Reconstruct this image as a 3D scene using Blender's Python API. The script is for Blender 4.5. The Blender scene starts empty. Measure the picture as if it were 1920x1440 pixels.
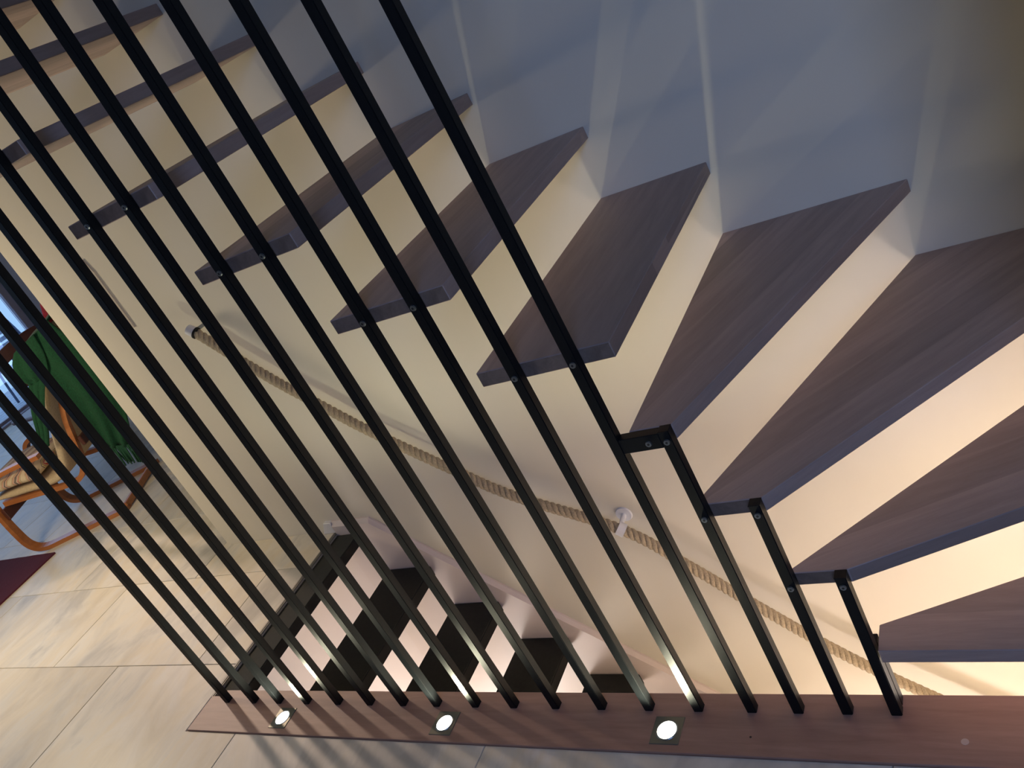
import bpy, bmesh, math, random
from mathutils import Vector, Matrix, Euler

random.seed(7)
S = bpy.context.scene
C = S.collection
PI = math.pi

# ------------------------------------------------------------------ camera
cd = bpy.data.cameras.new('camera')
cam = bpy.data.objects.new('camera', cd)
C.objects.link(cam)
right = Vector((0.816329, 0.367063, -0.445950))
down = Vector((-0.185966, -0.563943, -0.804603))
fwd = Vector((-0.546830, 0.739752, -0.392101))
M = Matrix.Identity(4)
for i in range(3):
    M[i][0] = right[i]; M[i][1] = -down[i]; M[i][2] = -fwd[i]
M.translation = Vector((0.22655, -1.26924, 1.64465))
cam.matrix_world = M
cd.sensor_width = 36.0
cd.lens = 1648.26 / 1920.0 * 36.0
cd.clip_start = 0.02
cd.clip_end = 200
S.camera = cam

# ------------------------------------------------------------------ view + world
S.view_settings.view_transform = 'Standard'
S.view_settings.look = 'None'
S.view_settings.gamma = 1.0
S.view_settings.use_curve_mapping = False
S.view_settings.exposure = 0.0
w = bpy.data.worlds.new('sky')
S.world = w
w.use_nodes = True
bg = w.node_tree.nodes['Background']
bg.inputs[0].default_value = (0.42, 0.66, 1.0, 1)
bg.inputs[1].default_value = 1.1

def area(name, loc, target, sx, sy, energy, col):
    l = bpy.data.lights.new(name, 'AREA')
    l.shape = 'RECTANGLE'; l.size = sx; l.size_y = sy
    l.energy = energy; l.color = col
    o = bpy.data.objects.new(name, l)
    o.location = loc
    d = Vector(target) - Vector(loc)
    o.rotation_euler = d.to_track_quat('-Z', 'Y').to_euler()
    C.objects.link(o)
    return o

def point(name, loc, r, energy, col):
    l = bpy.data.lights.new(name, 'POINT')
    l.energy = energy; l.color = col; l.shadow_soft_size = r
    o = bpy.data.objects.new(name, l); o.location = loc
    C.objects.link(o)
    return o

# daylight through the window behind the camera and the glazed garden wall
wd = area('window_daylight', (1.1, -3.1, 2.8), (-0.5, 0.4, 0.7), 1.1, 1.1, 18, (0.27, 0.44, 1.0))
wd.data.spread = math.radians(120)
area('garden_daylight', (-9.3, 1.2, 1.5), (-5.0, 1.6, 0.6), 6.0, 2.4, 26, (0.36, 0.52, 1.0))
# ceiling spotlight of the living area, then an added hall fill
ll = bpy.data.lights.new('living_spotlight', 'SPOT')
ll.energy = 284; ll.color = (1.0, 0.73, 0.54); ll.spot_size = math.radians(36); ll.spot_blend = 1.0; ll.shadow_soft_size = 0.14
llo = bpy.data.objects.new('living_spotlight', ll); llo.location = (-7.5, 2.60, 3.3)
llo.rotation_euler = (Vector((-2.9, 0.1, 0)) - llo.location).to_track_quat('-Z', 'Y').to_euler()
C.objects.link(llo)
point('hall_fill', (-4.3, 0.10, 1.20), 0.18, 50, (1.0, 0.83, 0.56))  # unseen light added to warm the left end of the wall
# lamp of the lower stairwell, then two added fill lights
point('stairwell_lamp', (-0.55, 0.16, -1.92), 0.08, 53, (1.0, 0.845, 0.81))
point('under_stair_fill', (0.10, 0.22, -0.20), 0.07, 7.6, (1.0, 0.90, 0.90))  # unseen fill added to brighten the peach wall under the winder
point('lower_landing_fill', (-2.70, 0.38, -1.75), 0.25, 35, (1.0, 0.94, 0.94))  # unseen fill added to light the gaps between the lower treads

# ------------------------------------------------------------------ materials
def new_mat(name):
    m = bpy.data.materials.new(name); m.use_nodes = True
    nt = m.node_tree
    return m, nt, nt.nodes['Principled BSDF']

def N(nt, t, **kw):
    n = nt.nodes.new(t)
    for k, v in kw.items():
        if k in n.inputs: n.inputs[k].default_value = v
        else: setattr(n, k, v)
    return n

def plain(name, col, rough=0.5, metal=0.0, bump=0.0, scale=200.0, var=0.0):
    m, nt, b = new_mat(name)
    b.inputs['Base Color'].default_value = (*col, 1)
    b.inputs['Roughness'].default_value = rough
    b.inputs['Metallic'].default_value = metal
    if bump or var:
        tc = N(nt, 'ShaderNodeTexCoord')
        n = N(nt, 'ShaderNodeTexNoise', Scale=scale, Detail=4.0)
        nt.links.new(tc.outputs['Object'], n.inputs['Vector'])
        if bump:
            bp = N(nt, 'ShaderNodeBump', Strength=bump, Distance=0.002)
            nt.links.new(n.outputs['Fac'], bp.inputs['Height'])
            nt.links.new(bp.outputs['Normal'], b.inputs['Normal'])
        if var:
            r = N(nt, 'ShaderNodeValToRGB')
            r.color_ramp.elements[0].position = 0.3; r.color_ramp.elements[1].position = 0.7
            r.color_ramp.elements[0].color = (*[c * (1 - var) for c in col], 1)
            r.color_ramp.elements[1].color = (*[min(1, c * (1 + var)) for c in col], 1)
            nt.links.new(n.outputs['Fac'], r.inputs['Fac'])
            nt.links.new(r.outputs['Color'], b.inputs['Base Color'])
    return m

def wood(name, dark, light, rough=0.45, stretch=14.0, plank=0.0, bump=0.15, scale=4.0):
    m, nt, b = new_mat(name)
    L = nt.links
    tc = N(nt, 'ShaderNodeTexCoord')
    mp = N(nt, 'ShaderNodeMapping')
    mp.inputs['Scale'].default_value = (1.0, stretch, stretch)
    L.new(tc.outputs['Object'], mp.inputs['Vector'])
    n1 = N(nt, 'ShaderNodeTexNoise', Scale=scale, Detail=6.0, Roughness=0.62, Distortion=0.6)
    n2 = N(nt, 'ShaderNodeTexNoise', Scale=scale * 6, Detail=3.0, Roughness=0.7)
    L.new(mp.outputs['Vector'], n1.inputs['Vector'])
    mp2 = N(nt, 'ShaderNodeMapping')
    mp2.inputs['Scale'].default_value = (1.0, stretch * 1.6, stretch * 1.6)
    L.new(tc.outputs['Object'], mp2.inputs['Vector'])
    L.new(mp2.outputs['Vector'], n2.inputs['Vector'])
    mix = N(nt, 'ShaderNodeMath', operation='MULTIPLY_ADD')
    mix.inputs[1].default_value = 0.22
    L.new(n2.outputs['Fac'], mix.inputs[0]); L.new(n1.outputs['Fac'], mix.inputs[2])
    r = N(nt, 'ShaderNodeValToRGB')
    r.color_ramp.elements[0].position = 0.42; r.color_ramp.elements[1].position = 0.92
    r.color_ramp.elements[0].color = (*dark, 1); r.color_ramp.elements[1].color = (*light, 1)
    L.new(mix.outputs[0], r.inputs['Fac'])
    out = r.outputs['Color']
    if plank:
        sx = N(nt, 'ShaderNodeSeparateXYZ'); L.new(tc.outputs['Object'], sx.inputs[0])
        d = N(nt, 'ShaderNodeMath', operation='DIVIDE'); d.inputs[1].default_value = plank
        L.new(sx.outputs['Y'], d.inputs[0])
        fl = N(nt, 'ShaderNodeMath', operation='FLOOR'); L.new(d.outputs[0], fl.inputs[0])
        oi = N(nt, 'ShaderNodeObjectInfo')
        ad = N(nt, 'ShaderNodeMath', operation='ADD')
        L.new(fl.outputs[0], ad.inputs[0]); L.new(oi.outputs['Random'], ad.inputs[1])
        wn = N(nt, 'ShaderNodeTexWhiteNoise', noise_dimensions='1D'); L.new(ad.outputs[0], wn.inputs['W'])
        mr = N(nt, 'ShaderNodeMapRange'); mr.inputs['To Min'].default_value = 0.82; mr.inputs['To Max'].default_value = 1.24
        L.new(wn.outputs['Value'], mr.inputs['Value'])
        mm = N(nt, 'ShaderNodeVectorMath', operation='SCALE')
        L.new(out, mm.inputs[0]); L.new(mr.outputs['Result'], mm.inputs['Scale'])
        out = mm.outputs[0]
    L.new(out, b.inputs['Base Color'])
    b.inputs['Roughness'].default_value = rough
    bp = N(nt, 'ShaderNodeBump', Strength=bump, Distance=0.001)
    L.new(n1.outputs['Fac'], bp.inputs['Height'])
    L.new(bp.outputs['Normal'], b.inputs['Normal'])
    return m

def tile_material():
    m, nt, b = new_mat('travertine tile')
    L = nt.links
    geo = N(nt, 'ShaderNodeNewGeometry'); oi = N(nt, 'ShaderNodeObjectInfo')
    sc = N(nt, 'ShaderNodeMath', operation='MULTIPLY'); sc.inputs[1].default_value = 31.0
    L.new(oi.outputs['Random'], sc.inputs[0])
    add = N(nt, 'ShaderNodeVectorMath', operation='ADD')
    cmb = N(nt, 'ShaderNodeCombineXYZ'); L.new(sc.outputs[0], cmb.inputs['Z'])
    L.new(geo.outputs['Position'], add.inputs[0]); L.new(cmb.outputs[0], add.inputs[1])
    mp = N(nt, 'ShaderNodeMapping'); mp.inputs['Scale'].default_value = (1.9, 0.8, 1.0)
    mp.inputs['Rotation'].default_value = (0, 0, 0.12)
    L.new(add.outputs[0], mp.inputs['Vector'])
    n1 = N(nt, 'ShaderNodeTexNoise', Scale=1.5, Detail=5.0, Roughness=0.6, Distortion=0.8)
    L.new(mp.outputs[0], n1.inputs['Vector'])
    n2 = N(nt, 'ShaderNodeTexNoise', Scale=2.6, Detail=6.0, Roughness=0.6, Distortion=0.9)
    L.new(mp.outputs[0], n2.inputs['Vector'])
    r = N(nt, 'ShaderNodeValToRGB')
    e = r.color_ramp.elements
    e[0].position = 0.34; e[0].color = (0.52, 0.49, 0.43, 1)
    e[1].position = 0.72; e[1].color = (0.78, 0.74, 0.67, 1)
    x = e.new(0.45); x.color = (0.72, 0.67, 0.57, 1)
    x = e.new(0.57); x.color = (0.74, 0.65, 0.49, 1)
    L.new(n1.outputs['Fac'], r.inputs['Fac'])
    r2 = N(nt, 'ShaderNodeValToRGB')
    r2.color_ramp.elements[0].position = 0.36; r2.color_ramp.elements[0].color = (0.78, 0.77, 0.75, 1)
    r2.color_ramp.elements[1].position = 0.58; r2.color_ramp.elements[1].color = (1, 1, 1, 1)
    L.new(n2.outputs['Fac'], r2.inputs['Fac'])
    mx = N(nt, 'ShaderNodeMix', data_type='RGBA', blend_type='MULTIPLY')
    mx.inputs['Factor'].default_value = 0.75
    L.new(r.outputs['Color'], mx.inputs['A']); L.new(r2.outputs['Color'], mx.inputs['B'])
    mr = N(nt, 'ShaderNodeMapRange'); mr.inputs['To Min'].default_value = 0.88; mr.inputs['To Max'].default_value = 1.08
    L.new(oi.outputs['Random'], mr.inputs['Value'])
    mm = N(nt, 'ShaderNodeVectorMath', operation='SCALE')
    L.new(mx.outputs['Result'], mm.inputs[0]); L.new(mr.outputs['Result'], mm.inputs['Scale'])
    L.new(mm.outputs[0], b.inputs['Base Color'])
    b.inputs['Roughness'].default_value = 0.42
    bp = N(nt, 'ShaderNodeBump', Strength=0.12, Distance=0.002)
    L.new(n2.outputs['Fac'], bp.inputs['Height']); L.new(bp.outputs['Normal'], b.inputs['Normal'])
    return m

def wall_material(name, col):
    m, nt, b = new_mat(name)
    L = nt.links
    tc = N(nt, 'ShaderNodeTexCoord')
    n = N(nt, 'ShaderNodeTexNoise', Scale=1.6, Detail=4.0)
    L.new(tc.outputs['Object'], n.inputs['Vector'])
    r = N(nt, 'ShaderNodeValToRGB')
    r.color_ramp.elements[0].position = 0.3; r.color_ramp.elements[1].position = 0.7
    r.color_ramp.elements[0].color = (*[c * 0.955 for c in col], 1)
    r.color_ramp.elements[1].color = (*[min(c * 1.03, 1) for c in col], 1)
    L.new(n.outputs['Fac'], r.inputs['Fac']); L.new(r.outputs['Color'], b.inputs['Base Color'])
    n2 = N(nt, 'ShaderNodeTexNoise', Scale=90.0, Detail=3.0)
    L.new(tc.outputs['Object'], n2.inputs['Vector'])
    bp = N(nt, 'ShaderNodeBump', Strength=0.10, Distance=0.002)
    L.new(n2.outputs['Fac'], bp.inputs['Height']); L.new(bp.outputs['Normal'], b.inputs['Normal'])
    b.inputs['Roughness'].default_value = 0.85
    return m

def steel_material():
    m, nt, b = new_mat('raw blackened steel')
    L = nt.links
    tc = N(nt, 'ShaderNodeTexCoord')
    mp = N(nt, 'ShaderNodeMapping'); mp.inputs['Scale'].default_value = (40, 40, 4)
    L.new(tc.outputs['Object'], mp.inputs['Vector'])
    n = N(nt, 'ShaderNodeTexNoise', Scale=3.0, Detail=6.0, Roughness=0.7)
    L.new(mp.outputs[0], n.inputs['Vector'])
    r = N(nt, 'ShaderNodeValToRGB')
    r.color_ramp.elements[0].color = (0.0035, 0.0045, 0.006, 1); r.color_ramp.elements[1].color = (0.011, 0.013, 0.014, 1)
    L.new(n.outputs['Fac'], r.inputs['Fac']); L.new(r.outputs['Color'], b.inputs['Base Color'])
    r2 = N(nt, 'ShaderNodeMapRange'); r2.inputs['To Min'].default_value = 0.34; r2.inputs['To Max'].default_value = 0.50
    L.new(n.outputs['Fac'], r2.inputs['Value']); L.new(r2.outputs['Result'], b.inputs['Roughness'])
    b.inputs['Metallic'].default_value = 0.0
    b.inputs['Specular IOR Level'].default_value = 0.28
    b.inputs['IOR'].default_value = 1.36
    return m

def stripe_material():
    m, nt, b = new_mat('leaf striped cushion')
    L = nt.links
    tc = N(nt, 'ShaderNodeTexCoord')
    wv = N(nt, 'ShaderNodeTexWave', Scale=4.5, Distortion=5.5, Detail=1.5)
    wv.inputs['Detail Scale'].default_value = 1.2
    L.new(tc.outputs['Object'], wv.inputs['Vector'])
    r = N(nt, 'ShaderNodeValToRGB'); r.color_ramp.interpolation = 'CONSTANT'
    e = r.color_ramp.elements
    e[0].position = 0; e[0].color = (0.62, 0.50, 0.34, 1)
    e[1].position = 0.30; e[1].color = (0.10, 0.07, 0.06, 1)
    for p_, c_ in ((0.36, (0.62, 0.50, 0.34)), (0.48, (0.45, 0.30, 0.06)), (0.58, (0.5, 0.36, 0.30)), (0.70, (0.45, 0.05, 0.04)), (0.80, (0.62, 0.50, 0.36)), (0.93, (0.2, 0.14, 0.12))):
        x = e.new(p_); x.color = (*c_, 1)
    L.new(wv.outputs['Fac'], r.inputs['Fac']); L.new(r.outputs['Color'], b.inputs['Base Color'])
    b.inputs['Roughness'].default_value = 0.9
    return m

def emit(name, col, strength):
    m, nt, b = new_mat(name)
    b.inputs['Base Color'].default_value = (0.9, 0.9, 0.85, 1)
    b.inputs['Emission Color'].default_value = (*col, 1)
    b.inputs['Emission Strength'].default_value = strength
    return m

def glass_material():
    m, nt, b = new_mat('window glass')
    b.inputs['Base Color'].default_value = (0.95, 0.98, 1, 1)
    b.inputs['Roughness'].default_value = 0.0
    b.inputs['IOR'].default_value = 1.45
    b.inputs['Transmission Weight'].default_value = 1.0
    return m

MAT = dict(
    wall=wall_material('cream wall paint', (0.80, 0.735, 0.60)),
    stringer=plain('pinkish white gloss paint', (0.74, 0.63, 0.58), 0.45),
    ceil=plain('dimmed ceiling paint', (0.24, 0.23, 0.22), 0.9),  # ceiling darkened to cut the light it bounces
    hall=plain('dimmed hall wall paint', (0.24, 0.225, 0.20), 0.9),  # unseen hall walls darkened to cut bounced light
    lowwall=plain('pinkish white lower wall paint', (0.76, 0.66, 0.62), 0.8),  # pinker tone than the wall above
    tread=wood('oiled brown tread oak', (0.32, 0.238, 0.205), (0.44, 0.332, 0.288), 0.50, 9, 0.094),
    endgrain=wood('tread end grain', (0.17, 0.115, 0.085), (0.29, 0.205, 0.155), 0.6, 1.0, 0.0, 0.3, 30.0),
    sill=wood('oiled brown sill oak', (0.345, 0.192, 0.140), (0.475, 0.283, 0.210), 0.42, 10, 0.0, 0.1, 4.0),
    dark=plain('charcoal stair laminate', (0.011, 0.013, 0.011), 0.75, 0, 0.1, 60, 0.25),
    darkedge=plain('shaded black nosing', (0.002, 0.002, 0.002), 0.8),  # shade of the unlit tread fronts is put into this black
    steel=steel_material(),
    bolt=plain('zinc bolt', (0.30, 0.34, 0.36), 0.35, 0.9),
    boltdark=plain('bolt socket shadow', (0.02, 0.02, 0.02), 0.6),
    tile=tile_material(),
    grout=plain('tile grout', (0.46, 0.42, 0.35), 0.95, 0, 0.2, 150, 0.15),
    rope=plain('hemp rope', (0.47, 0.375, 0.245), 0.9, 0, 0.9, 240, 0.22),
    white=plain('white plastic', (0.80, 0.79, 0.80), 0.35),
    plate=plain('smoked steel plate', (0.20, 0.20, 0.16), 0.35, 0.5),
    lens=emit('lit lamp lens', (1.0, 0.97, 0.80), 14.0),
    trim=plain('edge trim metal', (0.22, 0.21, 0.18), 0.45, 0.3),
    strip=plain('fawn wall strip', (0.56, 0.48, 0.38), 0.7),
    plug=plain('pale wood plug', (0.60, 0.47, 0.40), 0.6),
    knot=plain('dark wood knot', (0.05, 0.03, 0.025), 0.6),
    bent=wood('orange bentwood beech', (0.34, 0.115, 0.035), (0.50, 0.20, 0.07), 0.35, 8),
    bentdark=wood('dark red stained wood', (0.07, 0.022, 0.016), (0.11, 0.035, 0.024), 0.4, 8),
    cream=plain('cream upholstery', (0.55, 0.43, 0.27), 0.9, 0, 0.4, 90, 0.12),
    stripe=stripe_material(),
    green=plain('green wool', (0.004, 0.055, 0.020), 0.95, 0, 0.9, 160, 0.35),
    tassel=plain('green and white tassel wool', (0.010, 0.065, 0.03), 0.95),
    red=plain('dark red cloth', (0.28, 0.012, 0.03), 0.85, 0, 0.4, 60, 0.3),
    rug=plain('maroon rug pile', (0.085, 0.010, 0.028), 1.0, 0, 1.0, 220, 0.3),
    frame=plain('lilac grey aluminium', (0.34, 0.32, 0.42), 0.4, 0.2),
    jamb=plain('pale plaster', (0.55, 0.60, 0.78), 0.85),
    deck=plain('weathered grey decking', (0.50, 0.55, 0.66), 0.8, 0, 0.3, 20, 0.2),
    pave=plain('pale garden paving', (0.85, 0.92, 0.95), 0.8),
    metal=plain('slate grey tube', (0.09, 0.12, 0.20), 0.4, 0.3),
    leaf=plain('garden leaves', (0.05, 0.20, 0.10), 0.8, 0, 0, 10, 0.4),
    glass=glass_material(),
)

# ------------------------------------------------------------------ helpers
def link(name, bm, m, parent=None, smooth=False, loc=None, rot=None):
    me = bpy.data.meshes.new(name)
    bmesh.ops.recalc_face_normals(bm, faces=bm.faces)
    bm.to_mesh(me); bm.free()
    if smooth:
        for f in me.polygons: f.use_smooth = True
    me.materials.append(m)
    o = bpy.data.objects.new(name, me)
    C.objects.link(o)
    if parent: o.parent = parent
    if loc: o.location = loc
    if rot: o.rotation_euler = rot
    return o

def struct(name, bm, m, **kw):
    o = link(name, bm, m, **kw)
    o['kind'] = 'structure'
    return o

def thing(name, label, cat, loc=(0, 0, 0), rotz=0, group=None):
    o = bpy.data.objects.new(name, None); C.objects.link(o)
    o.location = loc; o.rotation_euler = (0, 0, rotz); o.empty_display_size = 0.1
    o['label'] = label; o['category'] = cat
    if group: o['group'] = group
    return o

def tag(o, label, cat, group=None):
    o['label'] = label; o['category'] = cat
    if group: o['group'] = group
    return o

def add_box(bm, x0, x1, y0, y1, z0, z1):
    vs = [bm.verts.new(v) for v in ((x0, y0, z0), (x1, y0, z0), (x1, y1, z0), (x0, y1, z0), (x0, y0, z1), (x1, y0, z1), (x1, y1, z1), (x0, y1, z1))]
    for f in ((0, 3, 2, 1), (4, 5, 6, 7), (0, 1, 5, 4), (1, 2, 6, 5), (2, 3, 7, 6), (3, 0, 4, 7)):
        bm.faces.new([vs[i] for i in f])
    return vs

def box(x0, x1, y0, y1, z0, z1, bev=0.0, seg=1):
    bm = bmesh.new(); add_box(bm, x0, x1, y0, y1, z0, z1)
    if bev: bmesh.ops.bevel(bm, geom=bm.edges[:], offset=bev, segments=seg, profile=0.6, affect='EDGES')
    return bm

def prism(poly, a, b, axis='z', bev=0.0, seg=1):
    """poly of 2D points, extruded between a and b along the axis (z: xy-poly, y: xz-poly)."""
    bm = bmesh.new()
    def P(p, t):
        return (p[0], p[1], t) if axis == 'z' else (p[0], t, p[1])
    lo = [bm.verts.new(P(p, a)) for p in poly]; hi = [bm.verts.new(P(p, b)) for p in poly]
    n = len(poly)
    bm.faces.new(lo[::-1]); bm.faces.new(hi)
    for i in range(n):
        bm.faces.new((lo[i], lo[(i + 1) % n], hi[(i + 1) % n], hi[i]))
    bmesh.ops.recalc_face_normals(bm, faces=bm.faces)
    if bev: bmesh.ops.bevel(bm, geom=bm.edges[:], offset=bev, segments=seg, profile=0.6, affect='EDGES')
    return bm

def cyl(p0, p1, r, seg=16, r2=None, bm=None, cap=True):
    bm = bm or bmesh.new()
    p0, p1 = Vector(p0), Vector(p1); d = (p1 - p0).normalized()
    u = d.orthogonal().normalized(); v = d.cross(u); r2 = r if r2 is None else r2
    A = [bm.verts.new(p0 + (u * math.cos(t) + v * math.sin(t)) * r) for t in [2 * PI * i / seg for i in range(seg)]]
    B = [bm.verts.new(p1 + (u * math.cos(t) + v * math.sin(t)) * r2) for t in [2 * PI * i / seg for i in range(seg)]]
    for i in range(seg): bm.faces.new((A[i], A[(i + 1) % seg], B[(i + 1) % seg], B[i]))
    if cap: bm.faces.new(A[::-1]); bm.faces.new(B)
    return bm

def tube(pts, r, seg=8, bm=None):
    bm = bm or bmesh.new()
    pts = [Vector(p) for p in pts]
    u = None; rings = []
    for i, p in enumerate(pts):
        d = (pts[min(i + 1, len(pts) - 1)] - pts[max(i - 1, 0)]).normalized()
        u = d.orthogonal().normalized() if u is None else (u - d * u.dot(d)).normalized()
        v = d.cross(u)
        rings.append([bm.verts.new(p + (u * math.cos(2 * PI * k / seg) + v * math.sin(2 * PI * k / seg)) * r) for k in range(seg)])
    for a, b in zip(rings, rings[1:]):
        for k in range(seg): bm.faces.new((a[k], a[(k + 1) % seg], b[(k + 1) % seg], b[k]))
    bm.faces.new(rings[0][::-1]); bm.faces.new(rings[-1])
    return bm

def ribbon(path, v0, v1, th, bm=None):
    """Bent plywood: path of (u, z) points, rectangular section th thick, from v0 to v1 across."""
    bm = bm or bmesh.new()
    n = len(path); rings = []
    for i in range(n):
        a = Vector(path[max(i - 1, 0)]); b = Vector(path[min(i + 1, n - 1)])
        t = (b - a).normalized(); nn = Vector((-t.y, t.x)) * th / 2
        p = Vector(path[i])
        rings.append([bm.verts.new((p.x + s * nn.x, v, p.y + s * nn.y)) for s, v in ((-1, v0), (1, v0), (1, v1), (-1, v1))])
    for a, b in zip(rings, rings[1:]):
        for k in range(4): bm.faces.new((a[k], a[(k + 1) % 4], b[(k + 1) % 4], b[k]))
    bm.faces.new(rings[0][::-1]); bm.faces.new(rings[-1])
    return bm

def smooth_path(pts, n=6):
    """Catmull-Rom through 2D or 3D points."""
    P = [Vector(p) for p in pts]; P = [P[0] * 2 - P[1]] + P + [P[-1] * 2 - P[-2]]
    out = []
    for i in range(1, len(P) - 2):
        for k in range(n):
            t = k / n
            out.append(0.5 * ((2 * P[i]) + (P[i + 1] - P[i - 1]) * t + (2 * P[i - 1] - 5 * P[i] + 4 * P[i + 1] - P[i + 2]) * t * t + (3 * P[i] - P[i - 1] - 3 * P[i + 1] + P[i + 2]) * t ** 3))
    out.append(P[-2])
    return out

# ------------------------------------------------------------------ setting
W = 0.897           # far wall plane
XE = -2.562          # landing edge of the lower flight
XR = 0.30           # unseen wall closing the winder, moved in to shade the far wall
H = 3.5             # room height
FT = -0.006         # floor surface (the sill stands 6 mm proud)

# the far wall runs below the floor beside the lower flight
struct('wall_far', prism([(-3.30, H), (-3.30, -0.12), (XE, -0.12), (XE, -3.0), (XR, -3.0), (XR, H)], W, W + 0.14, 'y'), MAT['wall'])
struct('wall_far_lower', box(-5.2, XE - 0.0005, W, W + 0.14, -3.0, -0.1205), MAT['lowwall'])
struct('wall_winder_side', box(XR, XR + 0.14, 0.0, W + 0.14, 0.0, H), MAT['wall'])
struct('wall_winder_side_lower', box(XR, XR + 0.14, -0.113, W + 0.14, -3.0, -0.002), MAT['wall'])
struct('wall_below_sill', box(-5.2, XR, -0.113, 0.045, -3.0, -0.12), MAT['wall'])
struct('floor_lower', box(-5.2, XR, 0.045, W, -3.1, -3.0), MAT['grout'])
# screed: landing and hall floor, with the stairwell left open
fl = struct('floor', prism([(-9.6, -3.3), (3.4, -3.3), (3.4, -0.113), (XE, -0.113), (XE, W), (-3.0, W), (-3.0, W + 0.14), (-3.0, 6.2), (-9.6, 6.2)], -0.12, -0.012), MAT['grout'])
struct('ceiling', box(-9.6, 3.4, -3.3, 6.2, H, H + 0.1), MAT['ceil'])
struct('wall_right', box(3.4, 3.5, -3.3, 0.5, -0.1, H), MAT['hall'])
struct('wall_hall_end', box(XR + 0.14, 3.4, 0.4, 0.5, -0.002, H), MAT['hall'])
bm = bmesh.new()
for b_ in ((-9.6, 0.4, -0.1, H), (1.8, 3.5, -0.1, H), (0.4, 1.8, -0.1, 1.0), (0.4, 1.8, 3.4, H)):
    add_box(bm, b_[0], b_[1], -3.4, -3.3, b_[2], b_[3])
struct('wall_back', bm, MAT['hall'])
struct('wall_living_far', box(-9.6, -3.0, 6.2, 6.3, -0.1, H), MAT['wall'])
struct('wall_living_side', box(-3.0, -2.9, W + 0.14, 6.3, -0.1, H), MAT['wall'])
struct('wall_garden_side', box(-9.6, -9.5, 4.50, 6.3, -0.1, H), MAT['jamb'])

# ---- tiles, each a part of the floor
tile_n = 0
def add_tile(poly):
    global tile_n
    cx = sum(p[0] for p in poly) / len(poly); cy = sum(p[1] for p in poly) / len(poly)
    bm = prism([(p[0] - cx, p[1] - cy) for p in poly], 0, 0.010)
    top = [e for e in bm.edges if all(v.co.z > 0.009 for v in e.verts)]
    bmesh.ops.bevel(bm, geom=top, offset=0.0015, segments=1, affect='EDGES')
    link('floor_tile', bm, MAT['tile'], fl, loc=(cx, cy, -0.0160 + random.uniform(-0.0004, 0.0004)))
G = 0.0012
TX, TY = 1.025, 0.504
rows = [(-0.328 + TY * k) for k in range(-2, 12)]
for ri, y0 in enumerate(rows):
    y1 = y0 + TY; k = ri - 2
    step = TX if y0 < 1.1 else TX / 2
    off = -2.82 if k % 2 == 1 else -2.3075
    x = off + TX * 5
    while x > -9.5:
        x0, x1 = x - step, x; x -= step
        a, b = x0 + G, x1 - G; c, d = y0 + G, y1 - G
        if b < -9.45: continue
        a = max(a, -9.49)
        if y0 < -0.33 and (x0 > 1.0 or x1 > 3.3): continue
        if y1 > W and b > -3.0:      # behind the far wall
            if y0 < W and a < XE:    # row that runs under the wall: stop at the wall face
                if b <= XE:
                    add_tile([(a, c), (b, c), (b, W + 0.0), (a, W + 0.0)]) if a > -3.3 else add_tile([(a, c), (b, c), (b, W), (-3.3, W), (-3.3, d), (a, d)])
                elif a < XE:
                    if a < -3.3: add_tile([(a, c), (XE - 0.0135, c), (XE - 0.0135, W), (-3.3, W), (-3.3, d), (a, d)])
                    else: add_tile([(a, c), (XE - 0.0135, c), (XE - 0.0135, W), (a, W)])
            continue
        if y1 > W and y0 < W and b > -3.3 and a < -3.3:
            add_tile([(a, c), (b, c), (b, W), (-3.3, W), (-3.3, d), (a, d)]); continue
        if y1 > W and y0 < W and a > -3.3:
            add_tile([(a, c), (b, c), (b, W), (a, W)]); continue
        if y1 > -0.113 and b > XE:   # beside the sill and the stairwell
            if y0 > -0.113:
                if a < XE - 0.03: add_tile([(a, c), (XE - 0.0135, c), (XE - 0.0135, d), (a, d)])
            elif a < XE - 0.03:
                add_tile([(a, c), (b, c), (b, -0.1135), (XE - 0.0015, -0.1135), (XE - 0.0135, -0.1135), (XE - 0.0135, d), (a, d)])
            elif x0 < 1.5:
                add_tile([(a, c), (b, c), (b, -0.1135), (a, -0.1135)])
            continue
        add_tile([(a, c), (b, c), (b, d), (a, d)])

# metal edge profile where the landing drops to the lower flight
bm = box(XE - 0.0130, XE - 0.006, 0.03, W - 0.001, -0.0125, -0.0058); add_box(bm, XE - 0.0055, XE, 0.03, W - 0.001, -0.0125, -0.0075)
struct('trim_1', bm, MAT['trim'])
# slim vertical strip on the far wall
struct('trim_2', prism([(-2.898, 1.125), (-2.866, 1.125), (-2.866, 1.38), (-2.880, 1.44), (-2.898, 1.41)], W - 0.006, W, 'y'), MAT['strip'])

# ------------------------------------------------------------------ sill
sill = thing('oak_sill', 'long brown oak sill board along the floor edge carrying the black rods', 'sill', (XE, 0, 0))
bm = prism([(0, -0.113), (XR + 1.6 - XE, -0.113), (XR + 1.6 - XE, -0.004), (XR - XE, -0.004), (XR - XE, 0.054), (0.06, 0.054), (0.06, 0.028), (0.0, 0.028)], -0.119, 0.0, bev=0.0012)
link('board', bm, MAT['sill'], sill)
link('plug', cyl((-0.123 - XE, -0.058, -0.002), (-0.123 - XE, -0.058, 0.0006), 0.0075, 20), MAT['plug'], sill)
link('knot', cyl((-0.56 - XE, -0.064, -0.002), (-0.56 - XE, -0.064, 0.0004), 0.0028, 8), MAT['knot'], sill)

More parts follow.
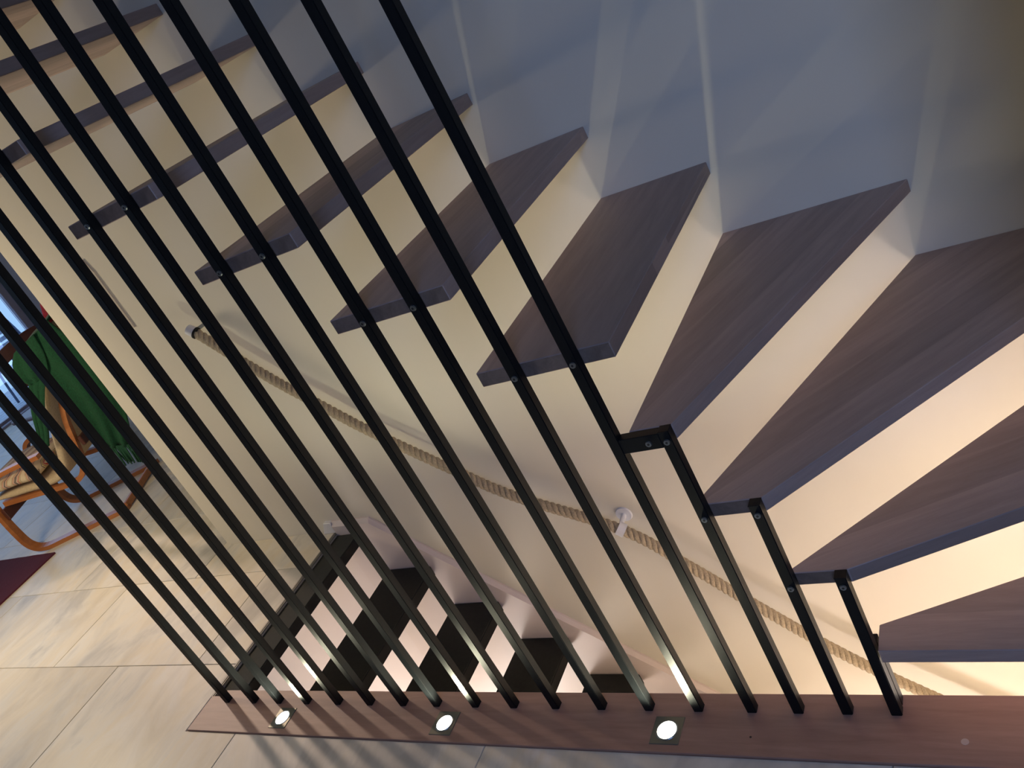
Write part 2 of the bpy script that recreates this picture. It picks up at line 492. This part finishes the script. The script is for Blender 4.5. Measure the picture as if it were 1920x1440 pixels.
# ------------------------------------------------------------------ upper flight treads
RISE, T, YI = 0.2, 0.0342, 0.0252
def ztop(k): return 0.1993 + (k - 1) * RISE
stair = thing('upper_staircase', 'open-riser winder staircase of thick brown oak treads fixed to the wall', 'staircase', (-0.35, 0.4, 0))
def tread(poly, k, ang):
    """poly in world xy, front inner corner first; local x runs along the grain."""
    o = Vector(poly[0]); ca, sa = math.cos(-ang), math.sin(-ang)
    loc = [((p[0] - o.x) * ca - (p[1] - o.y) * sa, (p[0] - o.x) * sa + (p[1] - o.y) * ca) for p in poly]
    ob = link('tread', prism(loc, -T, 0, bev=0.0016), MAT['tread'], stair, loc=(o.x + 0.35, o.y - 0.4, ztop(k)), rot=(0, 0, ang))
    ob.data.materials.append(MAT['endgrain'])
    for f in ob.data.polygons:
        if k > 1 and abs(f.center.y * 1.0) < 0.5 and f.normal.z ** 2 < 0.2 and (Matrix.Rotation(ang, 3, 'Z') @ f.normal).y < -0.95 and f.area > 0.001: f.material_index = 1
    return ob
WE = W - 0.0004
XW = XR - 0.0005
tread([(-0.237, -0.002), (XW, -0.008), (XW, 0.294), (-0.238, 0.068)], 1, 0.0)
m2 = math.tan(math.radians(23.4))
tread([(-0.240, YI), (XW, YI + m2 * (XR + 0.240) - 0.004), (XW, YI + XR + 0.366), (-0.366, YI)], 2, math.radians(23.4))
tread([(-0.343, YI), (XW, YI + XR + 0.343), (XW, WE), (-0.091, WE), (-0.484, YI)], 3, math.radians(45))
tread([(-0.449, YI), (-0.058, WE), (-0.522, WE), (-0.540, YI)], 4, math.radians(65.8))
for k in range(5, 16):
    xf = -0.492 - 0.2690 * (k - 5)
    tread([(xf, YI), (xf, WE), (xf - 0.309, WE), (xf - 0.306, YI)], k, PI / 2)

# ------------------------------------------------------------------ steel rods
ROD = 0.0226
RX = [-2.4538, -2.3128, -2.1871, -2.0535, -1.9114, -1.7741, -1.6385, -1.5096, -1.3687, -1.2378, -1.1025, -0.9645, -0.8302, -0.6997, -0.5676, -0.4602, -0.3535, -0.2524]
bal = thing('rod_balustrade', 'screen of upright square black steel rods rising from the oak sill', 'balustrade', (-1.4, 0.0, 0))
BX = -1.4
def bolt(parent, x, z):
    b = bmesh.new()
    cyl((x, -0.0005, z), (x, -0.0035, z), 0.0068, 20, 0.0058, bm=b)
    o = link('bolt', b, MAT['bolt'], parent)
    return o
def socket(parent, x, z):
    b = cyl((x, -0.0030, z), (x, -0.0040, z), 0.0027, 6)
    return link('bolt_socket', b, MAT['boltdark'], parent)
tops = {15: ztop(4) + 0.001, 16: ztop(3) + 0.001, 17: ztop(2) + 0.001}
joins = {17: [2], 16: [2, 3], 15: [3, 4], 14: [5], 13: [5], 12: [6], 11: [6], 10: [7], 9: [7], 8: [8], 7: [8], 6: [9], 5: [9], 4: [10], 3: [10], 2: [11], 1: [11], 0: [12]}
for i, x in enumerate(RX):
    zt = tops.get(i, H)
    bm = bmesh.new()
    add_box(bm, -ROD / 2, ROD / 2, 0, ROD, 0, zt)
    bmesh.ops.bevel(bm, geom=[e for e in bm.edges if abs(e.verts[0].co.z - e.verts[1].co.z) > 0.01], offset=0.0014, segments=2, affect='EDGES')
    r = link('rod', bm, MAT['steel'], bal, loc=(x - BX, 0, 0))
    for k in joins.get(i, []):
        z = ztop(k) - T / 2
        if zt < H and abs(z - zt) < 0.03: z -= 0.004
        bolt(r, 0, z); socket(r, 0, z)
    if i in tops:
        link('end_cap', box(-ROD / 2 - 0.0004, ROD / 2 + 0.0004, -0.0004, ROD + 0.0004, zt, zt + 0.002, 0.0006), MAT['steel'], r)
# second short post behind the last rod, carrying the first tread
link('rod', box(-ROD / 2, ROD / 2, 0, ROD, 0, ztop(1) - 0.004, 0.0012), MAT['steel'], bal, loc=(-0.2530 - BX, 0.026, 0))
# short cross bar from the last full rod to the next post, under the fourth tread
xa, xb = RX[14] + ROD / 2, RX[15] - ROD / 2
cb = link('cross_bar', box(xa - BX, xb - BX, 0.0005, ROD, ztop(4) - T, ztop(4), 0.001), MAT['steel'], bal)
bolt(cb, -0.497 - BX, ztop(4) - T / 2 - 0.001); socket(cb, -0.497 - BX, ztop(4) - T / 2 - 0.001)

# ------------------------------------------------------------------ recessed sill lights
for x, lab in ((-2.122, 'lit square recessed light in the sill, nearest its pointed left end'),
               (-1.449, 'lit square recessed light, middle one of the three in the oak sill'),
               (-0.767, 'lit square recessed light farthest right, showing largest in the oak sill')):
    t = thing('recessed_light', lab, 'lamp', (x, -0.054, 0), 0, 'square uplights in the sill')
    link('cover_plate', box(-0.038, 0.038, -0.0385, 0.0385, -0.003, 0.0018, 0.0012), MAT['plate'], t)
    bm = bmesh.new(); seg = 32
    for (r0, z0), (r1, z1) in (((0.0285, 0.0018), (0.0275, 0.0030)), ((0.0275, 0.0030), (0.0245, 0.0024))):
        for i in range(seg):
            a0, a1 = 2 * PI * i / seg, 2 * PI * (i + 1) / seg
            q = [bm.verts.new(v) for v in ((r0 * math.cos(a0), r0 * math.sin(a0), z0), (r0 * math.cos(a1), r0 * math.sin(a1), z0), (r1 * math.cos(a1), r1 * math.sin(a1), z1), (r1 * math.cos(a0), r1 * math.sin(a0), z1))]
            bm.faces.new(q)
    bmesh.ops.remove_doubles(bm, verts=bm.verts, dist=1e-5)
    link('ring', bm, MAT['bolt'], t)
    link('lens', cyl((0, 0, -0.001), (0, 0, 0.0024), 0.0245, 32), MAT['lens'], t)
    l = bpy.data.lights.new('uplight', 'SPOT'); l.energy = 14.0; l.color = (1.0, 0.944, 0.68)
    l.spot_size = math.radians(166); l.spot_blend = 0.5; l.shadow_soft_size = 0.018
    lo = bpy.data.objects.new('uplight', l); lo.location = (0, 0, 0.006); lo.rotation_euler = (PI, 0, 0)
    C.objects.link(lo); lo.parent = t

# ------------------------------------------------------------------ lower flight
low = thing('lower_staircase', 'charcoal open-riser staircase going down behind the sill beside the wall', 'staircase', (XE, 0.45, 0))
def low_tread(x0, x1, zt, th):
    ya, yb = 0.047 - 0.45, W - 0.024 - 0.45
    rr = 0.018; pts = []
    pts += [(x0 - XE, ya), (x1 - XE, ya)]
    for a in range(0, 91, 15):
        pts.append((x1 - XE - rr + rr * math.cos(math.radians(a)), yb - rr + rr * math.sin(math.radians(a))))
    pts.append((x0 - XE, yb))
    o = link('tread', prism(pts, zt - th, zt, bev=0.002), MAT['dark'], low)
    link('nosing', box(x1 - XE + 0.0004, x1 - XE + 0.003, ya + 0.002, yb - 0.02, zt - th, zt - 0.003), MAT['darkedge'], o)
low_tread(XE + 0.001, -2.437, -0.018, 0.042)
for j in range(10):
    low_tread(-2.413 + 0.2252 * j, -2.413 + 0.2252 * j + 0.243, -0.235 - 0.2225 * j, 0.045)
# stringer board with a bevelled top edge
def top_line(dz):
    p = [(-2.60, 0.048), (-2.352, 0.042)]
    x = -2.352
    p.append((-0.05, 0.042 - 0.955 * 2.302))
    return [(a, b - dz) for a, b in p]
q = top_line(0.0)
poly = [(XE + 0.001 - XE if i == 0 else a - XE, b) for i, (a, b) in enumerate(q)] + [(-0.05 - XE, -2.9), (XE + 0.002 - XE, -0.9)]
bm = bmesh.new()
t0 = [(max(a, XE + 0.001) - XE, b) for a, b in q]
t1 = [(max(a, XE + 0.001) - XE, b - 0.020) for a, b in q]
bot = [(0.001, -0.9), (2.0, -2.9), (-0.05 - XE, -2.9)]
yB, yF = W - 0.45, W - 0.022 - 0.45
def V(p, y): return bm.verts.new((p[0], y, p[1]))
b0 = [V(p, yB) for p in t0]; bc = [V(p, yB - 0.008) for p in t0]; f1 = [V(p, yF) for p in t1]
for i in range(2):
    bm.faces.new((b0[i], b0[i + 1], bc[i + 1], bc[i])); bm.faces.new((bc[i], bc[i + 1], f1[i + 1], f1[i]))
fb = [V(p, yF) for p in bot]; bb = [V(p, yB) for p in bot]
bm.faces.new((f1[0], f1[1], f1[2], fb[2], fb[1], fb[0]))
bm.faces.new((b0[0], bc[0], f1[0], fb[0], bb[0]))
link('stringer', bm, MAT['stringer'], low)
# small skirting return on the landing, meeting the stringer
bm = prism([(-2.635, FT), (XE - 0.0005, FT), (XE - 0.0005, 0.048), (-2.60, 0.050)], W - 0.020, W, 'y', bev=0.0015)
struct('baseboard_landing', bm, MAT['white'])

# ------------------------------------------------------------------ rope handrail
hr = thing('rope_handrail', 'thick twisted hemp rope handrail slung down the cream wall on white brackets', 'handrail', (-1.22, 0.837, 0))
RY = 0.837
def rope_pt(x):
    knots = [(-2.500, 1.035), (-2.308, 0.791), (-2.148, 0.618), (-2.005, 0.468), (-1.749, 0.236), (-1.567, 0.085), (-1.22, -0.125), (-1.044, -0.318), (-0.902, -0.491), (-0.688, -0.738), (-0.493, -0.925), (-0.20, -1.17), (0.10, -1.40)]
    return knots
path = smooth_path([Vector((a, RY, b)) for a, b in rope_pt(0)], 24)
# arc length resample
L_ = [0.0]
for a, b in zip(path, path[1:]): L_.append(L_[-1] + (b - a).length)
tot = L_[-1]; n = int(tot / 0.006); cen = []; j = 0
for i in range(n + 1):
    s = tot * i / n
    while j < len(L_) - 2 and L_[j + 1] < s: j += 1
    f = (s - L_[j]) / max(L_[j + 1] - L_[j], 1e-9)
    cen.append(path[j].lerp(path[j + 1], f))
rope = link('rope', tube([(p.x + 1.22, p.y - RY, p.z) for p in cen[::4]], 0.0075, 6), MAT['rope'], hr)
for s in range(3):
    pts = []
    for i, p in enumerate(cen):
        d = (cen[min(i + 1, n)] - cen[max(i - 1, 0)]).normalized()
        u = Vector((0, 1, 0)); v = d.cross(u).normalized()
        a = 2 * PI * (s / 3 + i * (tot / n) / 0.068)
        q = p + (u * math.cos(a) + v * math.sin(a)) * 0.0102
        pts.append((q.x + 1.22, q.y - RY, q.z))
    link('strand', tube(pts, 0.0099, 8), MAT['rope'], rope, smooth=True)
def bracket(x, z, d, stemdir=(0, 0, 0)):
    b = link('bracket', cyl((x, W, z + 0.018), (x, W - 0.006, z + 0.018), 0.031, 28, 0.029), MAT['white'], hr, smooth=False, loc=(1.22, -RY, 0))
    link('bracket_arm', cyl((x, W - 0.004, z + 0.018), (x - 0.002, RY + 0.012, z + 0.006), 0.009, 14), MAT['white'], b)
    dv = Vector(d).normalized(); c = Vector((x, RY, z))
    bm = bmesh.new()
    seg = 24; w2 = 0.014
    up = dv.cross(Vector((0, 1, 0))).normalized()
    rings = []
    for rr, sgn in ((0.0215, -1), (0.0245, -1), (0.0245, 1), (0.0215, 1)):
        rings.append([bm.verts.new(c + dv * w2 * sgn + (Vector((0, 1, 0)) * math.cos(2 * PI * k / seg) + up * math.sin(2 * PI * k / seg)) * rr) for k in range(seg)])
    for a_ in range(4):
        A, B = rings[a_], rings[(a_ + 1) % 4]
        for k in range(seg): bm.faces.new((A[k], A[(k + 1) % seg], B[(k + 1) % seg], B[k]))
    link('bracket_clip', bm, MAT['white'], b)
bracket(-1.222, -0.122, (1, 0, -0.9))
bracket(-0.10, -1.25, (1, 0, -0.8))
# end of the rope: white cap with a dark ring, on a short wall stem
c0 = Vector((-2.500 + 1.22, 0, 1.035)); dr = Vector((-0.85, 0, 0.75)).normalized()
cap = link('end_cap', cyl(c0 + dr * 0.004, c0 + dr * 0.036, 0.0215, 24, 0.020), MAT['white'], hr)
link('cap_ring', cyl(c0 - dr * 0.002, c0 + dr * 0.005, 0.0228, 24), MAT['darkedge'], cap)
link('cap_stem', cyl(c0 + dr * 0.012, (c0.x - 0.004, W - RY, c0.z + 0.006), 0.007, 12), MAT['bolt'], cap)

# ------------------------------------------------------------------ bentwood armchair
AF = math.atan2(-0.469, -0.883)
ch = thing('bentwood_armchair', 'orange bentwood armchair with cream seat standing beyond the end of the wall', 'armchair', (-4.676, 1.376, FT), AF)
# local x = forwards; local y = left of forwards, so the far side is at negative y
def frame_side(v):
    v0, v1 = -v - 0.028, -v + 0.028
    p = smooth_path([(0.00, 0.013), (0.20, 0.013), (0.45, 0.013), (0.60, 0.020), (0.672, 0.075), (0.690, 0.20), (0.688, 0.36), (0.672, 0.47), (0.62, 0.528), (0.50, 0.545), (0.36, 0.545), (0.235, 0.540)], 5)
    link('side_frame', ribbon(p, v0, v1, 0.026), MAT['bent'], ch)
    q = smooth_path([(0.66, 0.36), (0.45, 0.325), (0.25, 0.290), (0.15, 0.300), (0.085, 0.37), (0.04, 0.50), (-0.01, 0.65), (-0.10, 0.82), (-0.20, 1.0), (-0.275, 1.135)], 5)
    link('seat_rail', ribbon(q, -(v + 0.058 if v < 0.2 else v - 0.058) - 0.018, -(v + 0.058 if v < 0.2 else v - 0.058) + 0.018, 0.030), MAT['bent'], ch)
frame_side(0.0); frame_side(0.55)
link('base_bar', box(0.0, 0.026, -0.55, 0.0, 0.002, 0.045, 0.005), MAT['bent'], ch)
link('front_bar', box(0.655, 0.677, -0.55, 0.0, 0.27, 0.345, 0.004), MAT['bentdark'], ch)
link('back_bar', box(-0.012, 0.012, -0.50, -0.05, 0.46, 0.52, 0.004), MAT['bentdark'], ch)
link('head_bar', box(-0.292, -0.268, -0.50, -0.05, 1.06, 1.12, 0.004), MAT['bent'], ch)
def cushion(path, v0, v1, th, name, m, parent):
    """Padded slab following a (u, z) path with rounded rim."""
    bm = bmesh.new(); n = len(path); rings = []; K = 12
    for i in range(n):
        a = Vector(path[max(i - 1, 0)]); b = Vector(path[min(i + 1, n - 1)])
        t = (b - a).normalized(); nn = Vector((-t.y, t.x)); p = Vector(path[i])
        e = min(i, n - 1 - i) / (n - 1); sc = min(1.0, 0.35 + e * 9)
        ring = []
        for k in range(K):
            an = 2 * PI * k / K
            cx, cz = math.cos(an), math.sin(an)
            sx = math.copysign(abs(cx) ** 0.45, cx); sz = math.copysign(abs(cz) ** 0.6, cz)
            pp = p + nn * (sz * th / 2 * sc)
            ring.append(bm.verts.new((pp.x, -((v0 + v1) / 2 + sx * (v1 - v0) / 2), pp.y)))
        rings.append(ring)
    for a, b in zip(rings, rings[1:]):
        for k in range(K): bm.faces.new((a[k], a[(k + 1) % K], b[(k + 1) % K], b[k]))
    bm.faces.new(rings[0][::-1]); bm.faces.new(rings[-1])
    return link(name, bm, m, parent, smooth=True)
cp = smooth_path([(0.68, 0.405), (0.52, 0.385), (0.32, 0.355), (0.22, 0.375), (0.165, 0.46), (0.11, 0.58), (0.05, 0.70), (-0.04, 0.87), (-0.15, 1.06), (-0.19, 1.13)], 4)
cushion(cp, 0.03, 0.52, 0.060, 'upholstery', MAT['cream'], ch)
Rz = Matrix.Rotation(AF, 4, 'Z')
def chair_thing(name, label, cat):
    return thing(name, label, cat, (-4.676, 1.376, FT), AF)
c2 = chair_thing('seat_cushion', 'leaf-striped cushion in red, ochre and cream on the armchair seat', 'cushion')
cushion(smooth_path([(0.72, 0.470), (0.60, 0.478), (0.45, 0.468), (0.33, 0.445)], 6), -0.03, 0.50, 0.075, 'cushion_cover', MAT['stripe'], c2)
c3 = chair_thing('head_cushion', 'dark red cushion showing above the green throw on the chair back', 'cushion')
cushion(smooth_path([(-0.13, 1.10), (-0.17, 1.18), (-0.20, 1.25)], 6), 0.30, 0.55, 0.07, 'cushion_cover', MAT['red'], c3)
# green throw draped over the chair back, hanging down its near side
thr = chair_thing('green_throw', 'dark green fringed wool throw draped over the back of the armchair', 'throw')
def cloth(name, left, right, v0, fold, top_v=None):
    """left/right: (u, z) edge points from top to bottom; v0: distance out from the near side."""
    Lp, Rp = smooth_path(left, 6), smooth_path(right, 6); NV = 20; grid = []
    bm = bmesh.new()
    if top_v is not None:      # part lying over the top of the back
        for i in range(5):
            f = i / 5; row = []
            for k in range(NV + 1):
                g = k / NV; p = Lp[0].lerp(Rp[0], g)
                row.append(bm.verts.new((p[0], v0 - (1 - f) * (top_v + v0) , p[1] + 0.035 * math.sin(PI * (0.25 + 0.75 * f)) + 0.004 * math.sin(g * 20))))
            grid.append(row)
    for i in range(len(Lp)):
        f = i / (len(Lp) - 1); row = []
        for k in range(NV + 1):
            g = k / NV; p = Lp[i].lerp(Rp[i], g)
            row.append(bm.verts.new((p[0], v0 + fold * math.sin(g * 17 + f * 1.5) * (0.3 + f), p[1])))
        grid.append(row)
    for a, b in zip(grid, grid[1:]):
        for k in range(NV): bm.faces.new((a[k], a[k + 1], b[k + 1], b[k]))
    o = link(name, bm, MAT['green'], thr, smooth=True)
    m_ = o.modifiers.new('thickness', 'SOLIDIFY'); m_.thickness = 0.008
    return Lp, Rp
Lp, Rp = cloth('cloth', [(-0.12, 1.11), (-0.13, 0.98), (-0.16, 0.80), (-0.16, 0.60), (-0.145, 0.42)],
               [(-0.36, 1.19), (-0.42, 1.0), (-0.44, 0.80), (-0.40, 0.58), (-0.30, 0.36)], 0.055, 0.012, 0.42)
cloth('front_flap', [(-0.10, 1.12), (-0.045, 1.06), (-0.035, 0.98), (-0.06, 0.93)], [(-0.26, 1.16), (-0.24, 1.05), (-0.20, 0.97), (-0.17, 0.93)], 0.075, 0.008)
cloth('side_flap', [(-0.06, 0.95), (0.04, 0.80), (0.10, 0.68), (0.155, 0.575)], [(-0.16, 0.94), (-0.03, 0.78), (0.04, 0.66), (0.095, 0.585)], 0.065, 0.006)
bm = bmesh.new()
for k in range(26):
    g = (k + 0.5) / 26; p = Lp[-1].lerp(Rp[-1], g); x, z = p[0], p[1] + 0.01
    dx = random.uniform(-0.012, 0.012); dv = random.uniform(-0.012, 0.012)
    tube([(x, 0.055, z), (x + dx * 0.5, 0.055 + dv * 0.4, z - 0.05), (x + dx, 0.055 + dv, z - 0.115 - random.uniform(0, 0.02))], 0.0046, 5, bm)
fr = link('fringe', bm, MAT['tassel'], thr, smooth=True); fr['kind'] = 'stuff'

# dark wooden dining chair beyond the armchair
dc = thing('dark_wooden_chair', 'dark red-brown wooden chair with a curved top rail behind the armchair', 'chair', (-6.3, 2.42, FT), PI - 0.05)
for sy in (-0.22, 0.22):
    link('back_post', tube([(0.0, sy, 0.0), (0.01, sy, 0.45), (-0.05, sy, 0.93)], 0.017, 8), MAT['bentdark'], dc, smooth=True)
    link('leg', tube([(0.42, sy, 0.0), (0.40, sy, 0.44)], 0.018, 8), MAT['bentdark'], dc, smooth=True)
    link('stretcher', tube([(0.01, sy, 0.2), (0.41, sy, 0.22)], 0.010, 8), MAT['bentdark'], dc, smooth=True)
link('seat', box(-0.02, 0.46, -0.25, 0.25, 0.43, 0.465, 0.012, 2), MAT['bentdark'], dc)
bm = bmesh.new(); rings = []
for p in smooth_path([(-0.03, -0.27, 0.93), (-0.075, -0.14, 0.965), (-0.09, 0, 0.975), (-0.075, 0.14, 0.965), (-0.03, 0.27, 0.93)], 5):
    rings.append([bm.verts.new(Vector(p) + Vector(o)) for o in ((-0.012, 0, -0.05), (0.012, 0, -0.05), (0.012, 0, 0.05), (-0.012, 0, 0.05))])
for a, b in zip(rings, rings[1:]):
    for k in range(4): bm.faces.new((a[k], a[(k + 1) % 4], b[(k + 1) % 4], b[k]))
bm.faces.new(rings[0][::-1]); bm.faces.new(rings[-1])
link('top_rail', bm, MAT['bentdark'], dc)
link('back_rung', box(-0.03, -0.012, -0.21, 0.21, 0.68, 0.73, 0.004), MAT['bentdark'], dc)

# ------------------------------------------------------------------ rug
rug = thing('maroon_rug', 'maroon pile rug with its corner pointing at the armchair foot', 'rug', (-6.4, 0.2, FT))
bm = bmesh.new()
NXr, NYr = 60, 34; X0, X1, Y0, Y1 = -7.9 + 6.4, -5.035 + 6.4, -0.9 - 0.2, 1.035 - 0.2
g = [[bm.verts.new((X0 + (X1 - X0) * i / NXr, Y0 + (Y1 - Y0) * k / NYr, 0.010 + random.uniform(-0.0008, 0.0008))) for k in range(NYr + 1)] for i in range(NXr + 1)]
for i in range(NXr):
    for k in range(NYr): bm.faces.new((g[i][k], g[i + 1][k], g[i + 1][k + 1], g[i][k + 1]))
rim = bmesh.ops.extrude_edge_only(bm, edges=[e for e in bm.edges if e.is_boundary])
for v in [x for x in rim['geom'] if isinstance(x, bmesh.types.BMVert)]: v.co.z = 0.0
link('pile', bm, MAT['rug'], rug)

# ------------------------------------------------------------------ glazed garden wall and garden
win = bmesh.new()
add_box(win, -9.60, -9.52, -3.3, 4.50, FT, 0.045)
wf = struct('window_1', win, MAT['frame'])
link('track_rail', box(-9.50, -9.40, -3.3, 4.50, -0.012, 0.018, 0.004), MAT['frame'], wf)
link('head_frame', box(-9.60, -9.50, -3.3, 4.50, H - 0.5, H - 0.4), MAT['frame'], wf)
for y in (-3.25, -0.7, 1.85, 4.45):
    link('frame_post', box(-9.60, -9.52, y - 0.04, y + 0.04, 0.045, H - 0.5, 0.004), MAT['frame'], wf)
for y in (-3.20, -0.65, 1.90):
    link('pane', box(-9.565, -9.555, y - 0.01, y + 2.50, 0.045, H - 0.5), MAT['glass'], wf)
struct('wall_over_window', box(-9.6, -9.5, -3.3, 4.50, H - 0.4, H), MAT['jamb'])
gd = struct('ground', box(-40, -9.6, -20, 30, -0.5, -0.16), MAT['pave'])
dk = thing('deck', 'weathered pale blue-grey board deck outside the glazed wall', 'deck', (-10.8, 3.0, -0.16))
for i in range(16):
    link('deck_board', box(-0.068, 0.068, -5.5, 5.5, 0.0, 0.10, 0.004), MAT['deck'], dk, loc=(-1.05 + i * 0.146, 0, 0.0))
gc = thing('garden_chair', 'slate grey tubular garden chair with pale slats on the deck', 'chair', (-10.2, 4.55, -0.045))
for s in (-0.27, 0.27):
    link('back_tube', tube(smooth_path([(-0.20, s, 0.40), (-0.27, s, 0.75), (-0.40, s, 1.13)], 5), 0.018, 8), MAT['metal'], gc, smooth=True)
    link('frame_tube', tube(smooth_path([(0.28, s, 0.0), (0.25, s, 0.28), (0.22, s, 0.55), (0.05, s, 0.64), (-0.15, s, 0.62), (-0.25, s, 0.30), (-0.30, s, 0.0)], 5), 0.016, 8), MAT['metal'], gc, smooth=True)
for i in range(6):
    link('seat_slat', box(-0.22 + i * 0.075, -0.16 + i * 0.075, -0.27, 0.27, 0.40, 0.415, 0.003), MAT['deck'], gc)
for i in range(7):
    z = 0.46 + i * 0.075
    link('back_slat', box(-0.235 - i * 0.025, -0.222 - i * 0.025, -0.27, 0.27, z, z + 0.05, 0.003), MAT['deck'], gc)
bush = thing('garden_shrub', 'green leafy shrub outside beyond the deck', 'shrub', (-15.5, 8.62, -0.16))
bm = bmesh.new()
for i in range(900):
    a = random.uniform(0, 2 * PI); h_ = random.uniform(1.45, 2.9); rr = random.uniform(0.1, 0.75) * math.sqrt(max(0.05, 1 - ((h_ - 2.15) / 0.75) ** 2))
    c = Vector((rr * math.cos(a), rr * math.sin(a), h_))
    u = Vector((random.uniform(-1, 1), random.uniform(-1, 1), random.uniform(-1, 1))).normalized() * 0.09
    v = u.orthogonal().normalized() * 0.045
    bm.faces.new([bm.verts.new(c - u), bm.verts.new(c + v), bm.verts.new(c + u), bm.verts.new(c - v)])
lf = link('foliage', bm, MAT['leaf'], bush); lf['kind'] = 'stuff'
link('stem', cyl((0, 0, 0), (0, 0, 1.8), 0.03, 10), MAT['bentdark'], bush)

# window behind the camera
wb = struct('window_2', box(0.4, 1.8, -3.38, -3.32, 1.0, 1.05), MAT['frame'])
for b_ in ((0.4, 1.8, 3.35, 3.4), (0.4, 0.45, 1.05, 3.35), (1.75, 1.8, 1.05, 3.35), (1.08, 1.12, 1.05, 3.35)):
    link('window_frame', box(b_[0], b_[1], -3.38, -3.32, b_[2], b_[3]), MAT['frame'], wb)
